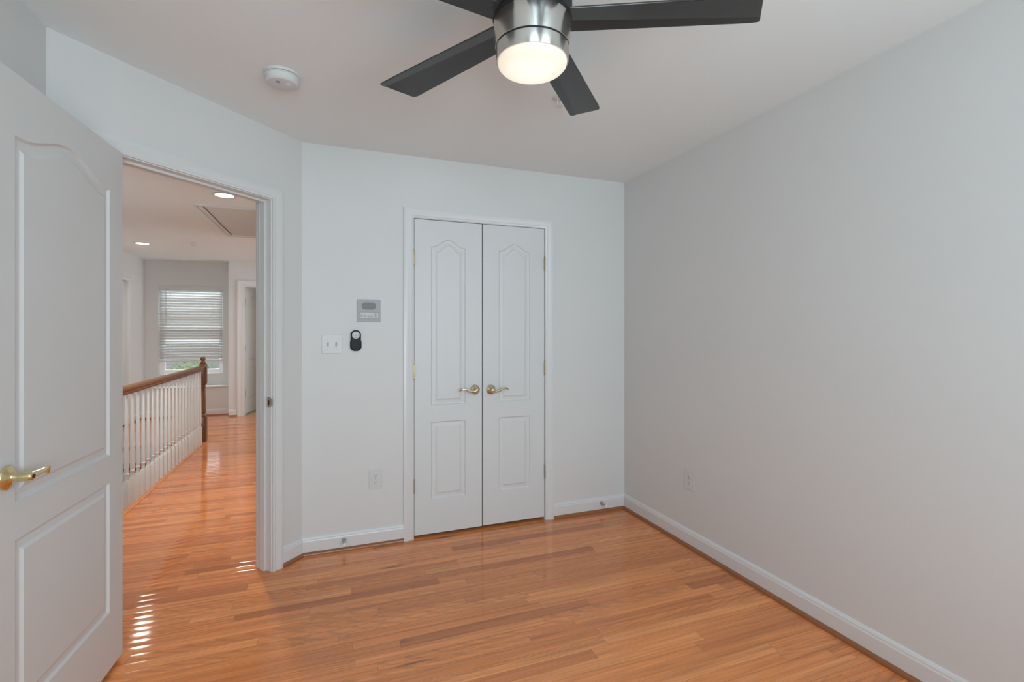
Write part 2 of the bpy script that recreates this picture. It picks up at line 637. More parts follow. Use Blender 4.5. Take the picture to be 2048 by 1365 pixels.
for k, (a, b) in enumerate(RW):
    wn = empty('window_%d' % (k + 2), ((a + b) / 2, YR - 0.07, 0.77), 0, 'white double hung window in the rear wall, %s of two' % ('left' if k == 0 else 'right'), 'window', None, 'structure')
    w2 = (b - a) / 2
    bm = bmesh.new()
    for x0, x1, z0, z1 in ((-w2, -w2 + 0.04, 0, 1.36), (w2 - 0.04, w2, 0, 1.36), (-w2 + 0.04, w2 - 0.04, 0, 0.04), (-w2 + 0.04, w2 - 0.04, 1.32, 1.36), (-w2 + 0.04, w2 - 0.04, 0.66, 0.70)):
        box(bm, x0, x1, -0.03, 0.03, z0, z1)
    obj('window_frame', bm, VINYL, wn)
    obj('pane', B(-w2 + 0.03, w2 - 0.03, -0.003, 0.003, 0.03, 1.33), GLASS, wn)
    bm = bmesh.new()
    sweep(bm, [(-w2, -0.02), (-w2, 1.38), (w2, 1.38), (w2, -0.02)], [(0, 0.0), (0.06, 0.0), (0.06, 0.015), (0, 0.015)], lambda a_, b_, h_: (a_, 0.07 + h_, b_))
    obj('window_casing', bm, TRIM, wn)

# ---- closet behind the doors
struct('wall_closet', wall_boxes(bmesh.new(), 'x', HX1 + WT, XR, 3.9, 4.0, 0, H), WALL, 'rear wall inside the closed closet', 'wall')

# ---- hall walls
bm = wall_boxes(bmesh.new(), 'y', 3.2, HYF, HX1, HX1 + WT, 0, H, [(6.75, 8.35, 0, 2.2)])  # opening added to let in the unseen side-room light
struct('wall_hall_right', bm, WALL, 'white wall along the right of the hall', 'wall')
bm = bmesh.new()
box(bm, HX1 + WT, 1.65, 6.40, 6.50, 0, H)
wall_boxes(bm, 'y', 6.40, HYF, 1.55, 1.65, 0, H, [(7.0, 8.1, 0.8, 2.1)])
struct('wall_side_room', bm, WALL, 'white walls of the unseen side room added off the hall to light it', 'wall')
LD0, LD1 = 7.46, 8.37
bm = wall_boxes(bmesh.new(), 'y', HYN - 0.1, WY + 0.12, HX0 - 0.1, HX0, -2.7, H, [(LD0, LD1, 0, HEAD)])
struct('wall_hall_left', bm, WALL, 'white wall on the left of the hall past the stairs', 'wall')
bm = bmesh.new()
wall_boxes(bm, 'x', HX0, -1.36, HYN - WT, HYN, -2.7, H, [(-2.5, -1.6, 0.9, 2.1)])  # unseen window hole added for the lamp above the stairs
box(bm, -1.46, -1.36, 1.9, HYN, 0, H)
box(bm, -1.46, XL - WT, 1.8, 1.9, 0, H)
struct('wall_hall_near', bm, WALL, 'white wall at the near end of the stair rail', 'wall')
WX0, WX1, WZ0, WZ1 = -2.504, -1.617, 0.64, 2.063
bm = wall_boxes(bmesh.new(), 'x', HX0 - 0.1, AX + 0.1, WY, WY + 0.14, 0, H, [(WX0, WX1, WZ0, WZ1)])
box(bm, AX, AX + 0.10, HYF + 0.10, WY + 0.05, 0, H)
struct('wall_hall_window', bm, WALL, 'white wall around the window at the end of the hall', 'wall')
FD0, FD1 = -1.262, -0.50
bm = wall_boxes(bmesh.new(), 'x', AX, HX1 + 0.2, HYF, HYF + WT, 0, H, [(FD0, FD1, 0, HEAD)])
struct('wall_hall_far', bm, WALL, 'white wall beside the window alcove with the far hall doorway', 'wall')
bm = bmesh.new()
box(bm, AX + 0.02, AX + 0.10, HYF + WT, 11.2, 0, H)
box(bm, 1.5, 1.6, HYF, 11.2, 0, H)
box(bm, -1.4, 1.6, 11.1, 11.2, 0, H)
struct('wall_far_room', bm, WALL, 'white walls of the room beyond the far hall door', 'wall')
# ledge below the hall window
KZ = 0.466
struct('trim_ledge_wall', B(HX0, AX, 8.86, WY, 0, KZ - 0.02), WALL, 'low white wall below the hall window ledge', 'wall')
struct('trim_ledge', B(HX0, AX, 8.84, WY, KZ - 0.02, KZ), TRIM, 'white ledge board under the hall window', 'ledge', bevel=0.004)

# ---- stair well below the hall floor
bm = bmesh.new()
box(bm, WELL_X1, -1.375, HYN, WELL_Y1 + 0.08, -2.7, -0.031)
struct('wall_stair_side', bm, WALL, 'white fascia below the balustrade in the stair well', 'wall')
st = empty('staircase', (HX0, WELL_Y1, 0), 0, 'oak stairs with white risers going down behind the white balusters', 'stairs')
RISE, RUN = 0.192, 0.265
sw = WELL_X1 - HX0
for k in range(12):
    z = -RISE * (k + 1)
    y = -RUN * k
    obj('riser', B(0.004, sw - 0.004, y - 0.018, y, z, z + RISE - 0.026), TRIM, st)
    obj('tread', B(0.004, sw - 0.004, y - RUN - 0.045, y - 0.018, z - 0.026, z), RAIL, st, bevel=0.008)
# nosing boards round the well
bm = bmesh.new()
box(bm, -1.475, -1.3745, HYN, 6.915, -0.03, 0.001)
box(bm, HX0, -1.478, WELL_Y1 - 0.045, 6.917, -0.03, 0.001)
struct('trim_nosing', bm, OAK_X, 'oak nosing board at the open floor edge under the balusters', 'trim', bevel=0.003)

# ------------------------------------------------------------------ trim profiles
CASING = [(0.0, 0.0), (0.0, 0.010), (0.008, 0.013), (0.014, 0.010), (0.030, 0.012), (0.042, 0.017), (0.055, 0.018), (0.062, 0.016), (0.062, 0.0)]
BASE = [(0.0, 0.0), (0.014, 0.0), (0.014, 0.082), (0.011, 0.089), (0.011, 0.094), (0.006, 0.104), (0.0, 0.107)]
SHOEP = [(0.014, 0.0)] + [(0.014 + 0.014 * math.cos(a), 0.021 * math.sin(a)) for a in [PI / 2 * k / 6 for k in range(7)]]


def run_base(name, path, label, shoe=True):
    o = struct(name, sweep(bmesh.new(), path, BASE), TRIM, label, 'baseboard')
    if shoe:
        obj('shoe_moulding', sweep(bmesh.new(), path, SHOEP), SHOE, o, smooth=40, label='reddish brown quarter round shoe moulding')
    return o


# entry door frame: casing on the bedroom side, jambs, stop, strike plate
en = empty('trim_1', ang((S0 + S1) / 2, 0, 0), 0, 'white casing and jamb around the open doorway to the hall', 'door frame', None, 'structure')
eo = Vector(en.location)


def angl(s, n, z):
    return Vector(ang(s, n, z)) - eo


obj('casing', sweep(bmesh.new(), [(S0 - 0.005, 0), (S0 - 0.005, HEAD + 0.005), (S1 + 0.005, HEAD + 0.005), (S1 + 0.005, 0)], CASING, lambda a, b, h: angl(a, h, b)), TRIM, en, smooth=30)
obj('casing', sweep(bmesh.new(), [(S0 - 0.005, 0), (S0 - 0.005, HEAD + 0.005), (S1 + 0.005, HEAD + 0.005), (S1 + 0.005, 0)], CASING, lambda a, b, h: angl(a, -WT - h, b)), TRIM, en, smooth=30)
ML = Matrix.Translation(-eo) @ MANG
obj('jamb', B(S0 - 0.018, S0, -WT, 0.0, 0, HEAD + 0.018, M=ML), TRIM, en, bevel=0.0015)
obj('jamb', B(S1, S1 + 0.018, -WT, 0.0, 0, HEAD + 0.018, M=ML), TRIM, en, bevel=0.0015)
obj('head_jamb', B(S0, S1, -WT, 0.0, HEAD, HEAD + 0.018, M=ML), TRIM, en, bevel=0.0015)
bm = bmesh.new()
box(bm, S0, S0 + 0.011, -0.078, -0.040, 0, HEAD, ML)
box(bm, S1 - 0.011, S1, -0.078, -0.040, 0, HEAD, ML)
box(bm, S0 + 0.011, S1 - 0.011, -0.078, -0.040, HEAD - 0.011, HEAD, ML)
obj('door_stop_strip', bm, TRIM, en, bevel=0.002)
bm = B(S1 - 0.002, S1 + 0.0005, -0.033, 0.001, 0.905, 0.962, M=ML)
box(bm, S1 - 0.003, S1 + 0.001, 0.001, 0.010, 0.914, 0.953, ML)
sp = obj('strike_plate', bm, SATIN, en, bevel=0.001, label='small metal strike plate')
bm = bmesh.new()
box(bm, S1 - 0.0026, S1 - 0.001, -0.022, -0.011, 0.920, 0.946, ML)
box(bm, S1 - 0.0026, S1 - 0.001, -0.021, -0.016, 0.952, 0.957, ML)
box(bm, S1 - 0.0026, S1 - 0.001, -0.021, -0.016, 0.910, 0.915, ML)
obj('latch_hole', bm, DARK, sp)

# closet frame
cf = empty('trim_2', ((CX0 + CX1) / 2, YB, 0), 0, 'white casing around the double closet doors', 'door frame', None, 'structure')
cxm = (CX0 + CX1) / 2
cw = (CX1 - CX0) / 2
obj('casing', sweep(bmesh.new(), [(-cw - 0.003, 0), (-cw - 0.003, HEAD + 0.003), (cw + 0.003, HEAD + 0.003), (cw + 0.003, 0)], CASING, lambda a, b, h: (a, -h, b)), TRIM, cf, smooth=30)
obj('jamb', B(-cw - 0.018, -cw, 0, WT, 0, HEAD + 0.018), TRIM, cf)
obj('jamb', B(cw, cw + 0.018, 0, WT, 0, HEAD + 0.018), TRIM, cf)
obj('head_jamb', B(-cw, cw, 0, WT, HEAD, HEAD + 0.018), TRIM, cf)
bm = B(-cw, cw, 0.045, 0.075, HEAD - 0.012, HEAD)
obj('door_stop_strip', bm, TRIM, cf)

# hall door frames
hf = empty('trim_3', ((FD0 + FD1) / 2, HYF, 0), 0, 'white casing around the far hall doorway', 'door frame', None, 'structure')
fw = (FD1 - FD0) / 2
CAS2 = [(o_ * 1.35, h_) for o_, h_ in CASING]
obj('casing', sweep(bmesh.new(), [(-fw - 0.003, 0), (-fw - 0.003, HEAD + 0.003), (fw + 0.003, HEAD + 0.003), (fw + 0.003, 0)], CAS2, lambda a, b, h: (a, -h, b)), TRIM, hf, smooth=30)
obj('jamb', B(-fw, -fw + 0.018, 0, WT, 0, HEAD), TRIM, hf)
obj('jamb', B(fw - 0.018, fw, 0, WT, 0, HEAD), TRIM, hf)
obj('head_jamb', B(-fw + 0.018, fw - 0.018, 0, WT, HEAD - 0.018, HEAD), TRIM, hf)
lf = empty('trim_4', (HX0, (LD0 + LD1) / 2, 0), 0, 'white casing with a crowned header on the left hall wall', 'door frame', None, 'structure')
lw = (LD1 - LD0) / 2
bm = bmesh.new()
for y0, y1 in ((-lw - 0.09, -lw + 0.004), (lw - 0.004, lw + 0.09)):
    box(bm, 0, 0.018, y0, y1, 0, HEAD)
    box(bm, 0.018, 0.024, y0 + 0.02, y1 - 0.02, 0, HEAD)
obj('casing', bm, TRIM, lf, bevel=0.003)
bm = bmesh.new()
box(bm, 0, 0.020, -lw - 0.10, lw + 0.10, HEAD, HEAD + 0.035)
prism(bm, [(0, 0), (0.020, 0), (0.055, 0.035), (0.055, 0.05), (0, 0.05)], -lw - 0.14, lw + 0.14, Matrix(((1, 0, 0, 0), (0, 0, 1, 0), (0, 1, 0, HEAD + 0.035), (0, 0, 0, 1))))
obj('header_crown', bm, TRIM, lf, bevel=0.002)

# baseboards
c_end = ang(S1 + 0.067, 0, 0)
run_base('baseboard_back_left', [(CX0 - 0.065, YB), (PB.x, PB.y), c_end[:2]], 'white baseboard left of the closet turning onto the angled wall')
run_base('baseboard_right', [(XR, YR), (XR, YB), (CX1 + 0.065, YB)], 'white baseboard along the right wall and right of the closet')
a_end = ang(S0 - 0.067, 0, 0)
run_base('baseboard_left', [a_end[:2], (PA.x, PA.y), (XL, YR)], 'white baseboard behind the open bedroom door')
run_base('baseboard_rear', [(XL + 0.03, YR), (XR - 0.03, YR)], 'white baseboard below the windows behind the camera')
run_base('baseboard_hall_ledge', [(AX, 8.86), (HX0 + 0.005, 8.86)], 'white baseboard under the hall window ledge')
run_base('baseboard_hall_far', [(FD0 - 0.09, HYF), (AX + 0.002, HYF)], 'short white baseboard beside the far hall doorway')
run_base('baseboard_hall_left', [(HX0, 8.845), (HX0, LD1 + 0.092)], 'short white baseboard at the corner of the left hall wall')
run_base('baseboard_hall_right', [(HX1, HYF - 0.002), (HX1, 3.45)], 'white baseboard along the right hall wall')


# ------------------------------------------------------------------ moulded two-panel doors
def door_mesh(w, z0, z1, panels, mirror, thick=0.035):
    """slab from x 0..w (or -w..0), visible face at y = 0, moulded panels on both faces.
    panels: list of (xa, xb, zb, zt, rise); rise > 0 gives the arched top."""
    bm = bmesh.new()
    sg = -1 if mirror else 1
    prof = [(0.0, 0.0), (0.006, 0.0075), (0.012, 0.0085), (0.030, 0.0065), (0.040, 0.0010)]
    NA = 20

    def loop(pn, o):
        xa, xb, zb, zt, rise = pn
        pts = [(xa + o, zb + o), (xb - o, zb + o)]
        for k in range(NA + 1):
            t = k / NA
            x = (xb - o) + (xa - xb + 2 * o) * t
            if rise:
                q = abs(t - 0.5) * 2
                q = min(1.0, q / 0.94)
                # flat shoulders, concave sweep, rounded crown
                s = 0.5 + 0.5 * math.cos(PI * q)
                zz = zt + rise * s
            else:
                zz = zt
            pts.append((x, zz - o))
        return pts
    for side in (0, 1):
        def P(x, z, d):
            y = d if side == 0 else thick - d
            return (x * sg, y, z)
        outer = [(0, z0), (w, z0), (w, z1), (0, z1)]
        polys = [outer] + [loop(pn, 0.0) for pn in panels]
        flat = [p for pl in polys for p in pl]
        vs = [bm.verts.new(P(x, z, 0)) for x, z in flat]
        for tri in tessellate_polygon([[Vector((x, z, 0)) for x, z in pl] for pl in polys]):
            try:
                bm.faces.new([vs[i] for i in tri])
            except ValueError:
                pass
        base = 4
        for pn in panels:
            n = len(loop(pn, 0))
            prev = vs[base:base + n]
            base += n
            for o, d in prof[1:]:
                cur = [bm.verts.new(P(x, z, d)) for x, z in loop(pn, o)]
                for i in range(n):
                    j = (i + 1) % n
                    bm.faces.new((prev[i], prev[j], cur[j], cur[i]))
                prev = cur
            bm.faces.new(prev)
    # edges
    for (xa, za), (xb, zb) in (((0, z0), (w, z0)), ((w, z0), (w, z1)), ((w, z1), (0, z1)), ((0, z1), (0, z0))):
        q = [bm.verts.new(p) for p in ((xa * sg, 0, za), (xb * sg, 0, zb), (xb * sg, thick, zb), (xa * sg, thick, za))]
        bm.faces.new(q)
    return bm


def hinge(parent, x, y, zc, m, h=0.092, leaf=None, label=None):
    bm = bmesh.new()
    M = Matrix.Translation((x, y, zc))
    kn = h / 5
    for k in range(5):
        r = 0.0062
        lathe(bm, [(r * 0.85, -h / 2 + kn * k), (r, -h / 2 + kn * k + 0.001), (r, -h / 2 + kn * (k + 1) - 0.001), (r * 0.85, -h / 2 + kn * (k + 1))], 12, M)
    lathe(bm, [(0.0, -h / 2 - 0.006), (0.004, -h / 2 - 0.004), (0.0055, -h / 2), (0.0, -h / 2)], 10, M)
    lathe(bm, [(0.0, h / 2), (0.0055, h / 2), (0.004, h / 2 + 0.004), (0.0, h / 2 + 0.006)], 10, M)
    if leaf:
        box(bm, leaf[0], leaf[1], leaf[2], leaf[3], zc - h / 2, zc + h / 2)
    return obj('hinge', bm, m, parent, smooth=40, label=label)


def wave_lever(parent, x, z, direction, m, side=-1, keyhole=False, name='door_handle', wz=1.0):
    """curved lever on a round rosette; direction = +1/-1 along x; side -1: on the y = 0 face."""
    y0 = 0.0 if side < 0 else 0.035
    s = side
    root = obj(name, lathe(bmesh.new(), [(0.0335, 0.0), (0.0335, 0.0035), (0.0318, 0.0062), (0.0285, 0.0075), (0.0265, 0.0095), (0.018, 0.0135), (0.014, 0.016), (0.0125, 0.020), (0.0122, 0.030)], 32,
                            Matrix.Translation((x, y0, z)) @ Matrix.Rotation(PI / 2 * (1 if s < 0 else -1), 4, 'X')), m, parent, smooth=40, label='brass lever handle on a round rosette')
    bm = bmesh.new()
    lathe(bm, [(0.0115, 0.028), (0.0125, 0.031), (0.0125, 0.052), (0.0115, 0.058), (0.009, 0.060)], 20, Matrix.Translation((x, y0, z)) @ Matrix.Rotation(PI / 2 * (1 if s < 0 else -1), 4, 'X'))
    d = direction
    yy = y0 + s * 0.047
    pts = spline([(x - d * 0.004, yy, z - 0.002), (x + d * 0.018, yy, z - 0.008 * wz), (x + d * 0.042, yy + s * 0.002, z - 0.005 * wz), (x + d * 0.070, yy + s * 0.003, z + 0.006 * wz),
                  (x + d * 0.090, yy + s * 0.001, z + 0.011 * wz), (x + d * 0.104, yy - s * 0.004, z + 0.007 * wz - 0.004 * (1 - wz)), (x + d * 0.112, yy - s * 0.012, z - 0.001 * wz - 0.020 * (1 - wz))], 7)
    n = len(pts)
    rad = [0.0105 - 0.0055 * min(1, k / (n * 0.65)) for k in range(n)]
    tube(bm, pts, rad, 12, (1.0, 1.15))
    obj('lever', bm, m, root, smooth=50)
    if keyhole:
        bm = lathe(bmesh.new(), [(0.0062, 0.0590), (0.0062, 0.0612), (0.0, 0.0612)], 16, Matrix.Translation((x, y0, z)) @ Matrix.Rotation(PI / 2 * (1 if s < 0 else -1), 4, 'X'))
        obj('privacy_button', bm, DARK, root, label='dark privacy pin')
    return root


DZ0, DZ1 = 0.019, 2.043
# open bedroom door against the left wall (hinged at the far side)
DW = 0.762
drot = math.atan2(0.9986, 0.0523)
d1 = empty('door_1', (-0.7836, 2.4007, 0), drot, 'white two panel door standing open against the left wall', 'door', None, 'structure')
obj('door_panel', door_mesh(DW, DZ0, DZ1, [(0.108, DW - 0.112, 0.846, 1.868, 0.060), (0.108, DW - 0.112, 0.240, 0.739, 0.0)], True), DOOR, d1)
wave_lever(d1, -(DW - 0.076), 0.924, 1, BRASS, -1, True, wz=0.1)
wave_lever(d1, -(DW - 0.076), 0.924, 1, BRASS, 1)
for zc in (1.80, 1.07, 0.34):
    hinge(d1, 0.012, 0.041, zc, HINGE_BRASS, leaf=(0.0, 0.012, 0.004, 0.037))
# closet doors
GAP = 0.0075
cdw = cw - GAP / 2 - 0.003
pan = [(0.107, 0.337, 0.846, 1.873, 0.050), (0.107, 0.337, 0.240, 0.739, 0.0)]
d2 = empty('door_2', (CX0 + 0.003, YB + 0.002, 0), 0, 'left leaf of the white double closet doors', 'door', None, 'structure')
obj('door_panel', door_mesh(cdw, DZ0, DZ1, pan, False), DOOR, d2)
wave_lever(d2, cdw - 0.048, 0.936, -1, PALEBRASS)
d3 = empty('door_3', (CX1 - 0.003, YB + 0.002, 0), 0, 'right leaf of the white double closet doors', 'door', None, 'structure')
obj('door_panel', door_mesh(cdw, DZ0 + 0.002, DZ1 + 0.001, pan, True), DOOR, d3)
wave_lever(d3, -(cdw - 0.055), 0.932, 1, PALEBRASS)
for dd, sx in ((d2, -0.0035), (d3, 0.0035)):
    for zc, m_, lb in ((1.800, HINGE_BRASS, 'antique brass hinge'), (1.068, HINGE_BRASS, 'antique brass hinge'), (0.341, STEEL, 'grey steel hinge')):
        hinge(dd, sx, -0.008, zc, m_, label=lb)
# far hall door, standing open into the next room
d4 = empty('door_4', (FD0 + 0.022, HYF + 0.055, 0), math.radians(80), 'white two panel door ajar at the far end of the hall', 'door', None, 'structure')
obj('door_panel', door_mesh(0.70, DZ0, DZ1 - 0.022, [(0.10, 0.60, 0.846, 1.868, 0.06), (0.10, 0.60, 0.24, 0.739, 0.0)], False), DOOR, d4)
for zc in (1.80, 1.07, 0.34):
    hinge(d4, -0.004, -0.002, zc, HINGE_BRASS, leaf=(-0.0015, 0.0, 0.0, 0.03))
# door in the left hall wall
d5 = empty('door_5', (HX0 - 0.03, LD0 + 0.01, 0), math.radians(90), 'closed white door in the left hall wall', 'door', None, 'structure')
obj('door_panel', door_mesh(LD1 - LD0 - 0.02, 0.012, HEAD - 0.004, [(0.12, 0.77, 0.846, 1.868, 0.06), (0.12, 0.77, 0.24, 0.739, 0.0)], False), DOOR, d5)

# ------------------------------------------------------------------ hall window with its blind
wn = empty('window_1', ((WX0 + WX1) / 2, WY + 0.09, WZ0), 0, 'white vinyl window at the end of the hall', 'window', None, 'structure')
ww = (WX1 - WX0) / 2
wh = WZ1 - WZ0
bm = bmesh.new()
for x0, x1, z0, z1 in ((-ww, -ww + 0.03, 0, wh), (ww - 0.03, ww, 0, wh), (-ww + 0.03, ww - 0.03, 0, 0.035), (-ww + 0.03, ww - 0.03, wh - 0.04, wh)):
    box(bm, x0, x1, -0.035, 0.045, z0, z1)
obj('window_frame', bm, VINYL, wn, bevel=0.003)
for nm, z0, z1, y in (('lower_sash', 0.035, wh / 2 + 0.02, -0.012), ('upper_sash', wh / 2 - 0.02, wh - 0.04, 0.024)):
    bm = bmesh.new()
    x0, x1 = -ww + 0.03, ww - 0.03
    box(bm, x0, x0 + 0.045, y - 0.012, y + 0.012, z0, z1)
    box(bm, x1 - 0.03, x1, y - 0.012, y + 0.012, z0, z1)
    box(bm, x0 + 0.045, x1 - 0.03, y - 0.012, y + 0.012, z0, z0 + 0.045)
    box(bm, x0 + 0.045, x1 - 0.03, y - 0.012, y + 0.012, z1 - 0.04, z1)
    sash = obj(nm, bm, VINYL, wn, bevel=0.003)
    obj('pane', B(x0 + 0.04, x1 - 0.025, y - 0.002, y + 0.002, z0 + 0.04, z1 - 0.035), GLASS, sash)
obj('window_sill', B(-ww - 0.004, ww + 0.004, -0.088, -0.034, -0.012, 0.012), TRIM, wn, bevel=0.003)

bl = empty('window_blind', ((WX0 + WX1) / 2, WY + 0.022, WZ1), 0, 'white horizontal slat blind lowered most of the way over the hall window', 'blind')
obj('headrail', B(-ww + 0.001, ww - 0.001, -0.022, 0.032, -0.07, -0.001), PLASTIC, bl, bevel=0.002)
bm = bmesh.new()
sp_, z = 0.0425, -0.088
bz = 0.862 - WZ1
k = 0
while z > bz + 0.02:
    tilt = math.radians(38 if k in (0, 1, 2) else 39 if k in (19, 20, 21) else 60 if k in (10, 11) else random.gauss(51, 1.2))
    M = Matrix.Translation((0, 0.004, z)) @ Matrix.Rotation(-tilt, 4, 'X')
    xs = ww - 0.013
    pts = [(-0.025, 0.0), (-0.0125, 0.0022), (0.0, 0.003), (0.0125, 0.0022), (0.025, 0.0), (0.025, -0.0025), (0.0, 0.0005), (-0.025, -0.0025)]
    prism(bm, pts, -xs, xs, M @ Matrix(((0, 0, 1, 0), (1, 0, 0, 0), (0, 1, 0, 0), (0, 0, 0, 1))))
    z -= sp_ + random.uniform(-0.001, 0.001)
    k += 1
obj('slats', bm, SLAT, bl)
obj('bottom_rail', B(-ww + 0.013, ww - 0.013, -0.018, 0.026, bz - 0.012, bz + 0.010), PLASTIC, bl, bevel=0.003)
for x in (-ww + 0.153, ww - 0.150):
    bm = bmesh.new()
    tube(bm, [(x, -0.024, -0.07), (x, -0.024, bz)], 0.0016, 6)
    tube(bm, [(x, 0.032, -0.07), (x, 0.032, bz)], 0.0016, 6)
    obj('ladder_cord', bm, PLASTIC, bl)
bm = bmesh.new()
tube(bm, [(-ww + 0.105, -0.032, -0.045), (-ww + 0.105, -0.034, -0.06), (-ww + 0.107, -0.036, -0.62)], 0.004, 8)
obj('tilt_wand', bm, SILVER_P, bl, smooth=60)

# ------------------------------------------------------------------ balustrade
Y_FIRST, Y_STEP, N_BAL = 3.475, 0.1163, 28
rl = empty('stair_railing', (RAILX, HYN, 0), 0, 'balustrade with stained oak handrail and white balusters beside the stair well', 'railing')
ny = 6.765 - HYN
bm = bmesh.new()
hp = [(-0.024, 0.858), (0.024, 0.858), (0.027, 0.872), (0.022, 0.880), (0.030, 0.893), (0.028, 0.908), (0.018, 0.918), (0.0, 0.922), (-0.018, 0.918), (-0.028, 0.908), (-0.030, 0.893), (-0.022, 0.880), (-0.027, 0.872)]
prism(bm, hp, 0.0, ny - 0.03, Matrix(((1, 0, 0, 0), (0, 0, 1, 0), (0, 1, 0, 0), (0, 0, 0, 1))))
obj('handrail', bm, RAIL, rl, smooth=35)
bm = bmesh.new()
MN = Matrix.Translation((0, ny, 0))
q = 0.037


def sq(bm, secs, M):
    rings = []
    for r, z in secs:
        rings.append([bm.verts.new(M @ Vector((sx * r, sy * r, z))) for sx, sy in ((1, 1), (-1, 1), (-1, -1), (1, -1))])
    for a, b in zip(rings[:-1], rings[1:]):
        for i in range(4):
            j = (i + 1) % 4
            bm.faces.new((a[i], a[j], b[j], b[i]))
    bm.faces.new(rings[0][::-1])
    bm.faces.new(rings[-1])


sq(bm, [(q, 0.0), (q, 0.285), (q * 0.75, 0.305)], MN)
lathe(bm, [(0.026, 0.295), (0.034, 0.305), (0.034, 0.318), (0.027, 0.324), (0.024, 0.335), (0.032, 0.350), (0.033, 0.365), (0.029, 0.40), (0.026, 0.50), (0.024, 0.60), (0.023, 0.645), (0.029, 0.655), (0.029, 0.665), (0.024, 0.672), (0.026, 0.70)], 24, MN)
sq(bm, [(q * 0.75, 0.685), (q, 0.705), (q, 0.925), (q * 0.72, 0.945)], MN)
lathe(bm, [(0.026, 0.94), (0.030, 0.95), (0.022, 0.965), (0.018, 0.978), (0.027, 0.983), (0.0295, 0.988), (0.0295, 1.004), (0.024, 1.017), (0.014, 1.021), (0.0, 1.021)], 24, MN)
obj('newel_post', bm, NEWEL, rl, smooth=35)
bq = 0.016
bm = bmesh.new()
I4 = Matrix.Identity(4)
sq(bm, [(bq, 0.0), (bq, 0.195), (bq * 0.7, 0.210)], I4)
lathe(bm, [(0.011, 0.200), (0.0125, 0.215), (0.0115, 0.235), (0.0125, 0.248), (0.0155, 0.252), (0.0155, 0.260), (0.0125, 0.264), (0.0135, 0.275), (0.0155, 0.31), (0.0145, 0.45), (0.0115, 0.65), (0.0095, 0.80), (0.0095, 0.862)], 14, I4)
b0 = obj('baluster', bm, TRIM, rl, smooth=35)
b0.location = (0, Y_FIRST - HYN, 0)
for k in range(1, N_BAL):
    y = Y_FIRST + Y_STEP * k
    if y > 6.70:
        break
    c = b0.copy()
    COL.objects.link(c)
    c.parent = rl
    c.location = (0, y - HYN, 0)

# ------------------------------------------------------------------ ceiling fan
FX, FY = 0.553, 1.300
fan = empty('ceiling_fan', (FX, FY, H), 0, 'low ceiling fan with five black blades, nickel motor and lit round lamp', 'ceiling fan')
obj('canopy', lathe(bmesh.new(), [(0.088, 0.0), (0.088, -0.010), (0.082, -0.05), (0.095, -0.075), (0.10, -0.10), (0.0, -0.10)], 48), NICKEL, fan, smooth=35)
obj('motor_housing', lathe(bmesh.new(), [(0.0, -0.222), (0.090, -0.222), (0.1105, -0.219), (0.1125, -0.224), (0.1115, -0.250), (0.1085, -0.285), (0.1073, -0.2940), (0.1066, -0.2947), (0.0985, -0.2947), (0.0, -0.2940)], 64), NICKEL, fan, smooth=30, label='brushed nickel motor drum')
obj('hub', lathe(bmesh.new(), [(0.0, -0.10), (0.100, -0.10), (0.112, -0.115), (0.1155, -0.14), (0.1155, -0.215), (0.112, -0.2195), (0.0, -0.2195)], 48), BLACK, fan, smooth=30, label='black blade hub')
obj('shadow_gap', lathe(bmesh.new(), [(0.0, -0.2945), (0.1045, -0.2945), (0.1045, -0.2995), (0.0, -0.2995)], 64), BLACK, fan)  # black ring puts the groove's shade into the colour
obj('light_ring', lathe(bmesh.new(), [(0.098, -0.2990), (0.1056, -0.2990), (0.1062, -0.2996), (0.1055, -0.334), (0.1040, -0.3365), (0.098, -0.3365)], 64), NICKEL, fan, smooth=30, label='brushed nickel ring around the lamp')
lamp = obj('lamp_glass', lathe(bmesh.new(), [(0.0, -0.30), (0.1005, -0.30), (0.1005, -0.338), (0.0985, -0.346), (0.092, -0.353), (0.075, -0.359), (0.05, -0.3625), (0.0, -0.364)], 64), GLOBE, fan, smooth=50, label='lit frosted warm white lamp glass')
R_TIP = 0.645


def blade_mesh():
    bm = bmesh.new()
    # cross-sections along the radius: a broad flat panel and a narrow strip folded along the leading edge
    secs = []
    rs = [0.105, 0.14, 0.20, 0.35, 0.50, R_TIP - 0.03, R_TIP - 0.010, R_TIP - 0.002, R_TIP]
    th = 0.009
    for i, r in enumerate(rs):
        w = 0.106 + 0.028 * (r - 0.10) / 0.5
        a, b = -w / 2, w / 2
        if r > R_TIP - 0.011:
            e = {R_TIP - 0.010: 0.002, R_TIP - 0.002: 0.007, R_TIP: 0.012}[r]
            a, b = a + e, b - e
        strip = 0.042 - 0.016 * (r - 0.10) / 0.5
        fold = w / 2 - strip
        drop = -0.36 * (b - fold)
        top = [(a, 0.0), (fold, 0.0), (b, drop)]
        pts = [(y, z) for y, z in top] + [(b, drop - th * 0.6), (fold - 0.002, -th), (a, -th * 0.7)]
        # slanted tip: the folded side is a little longer
        secs.append([(r + (0.020 * (y / 0.06) if i >= 5 else 0.0), y, z) for y, z in pts])
    rings = [[bm.verts.new(p) for p in s] for s in secs]
    for A_, B_ in zip(rings[:-1], rings[1:]):
        for k in range(6):
            j = (k + 1) % 6
            bm.faces.new((A_[k], B_[k], B_[j], A_[j]))
    bm.faces.new(rings[0][::-1])
    bm.faces.new(rings[-1])
    return bm


BL0 = math.radians(-25.0)
first = None
for k in range(5):
    if first is None:
        first = obj('blade', blade_mesh(), BLADE, fan, bevel=0.002, label='glossy black fan blade')
        b_ = first
    else:
        b_ = first.copy()
        COL.objects.link(b_)
        b_.parent = fan
    b_.matrix_local = Matrix.Translation((0, 0, -0.205)) @ Matrix.Rotation(BL0 + 2 * PI * k / 5, 4, 'Z') @ Matrix.Rotation(math.radians(8), 4, 'X')

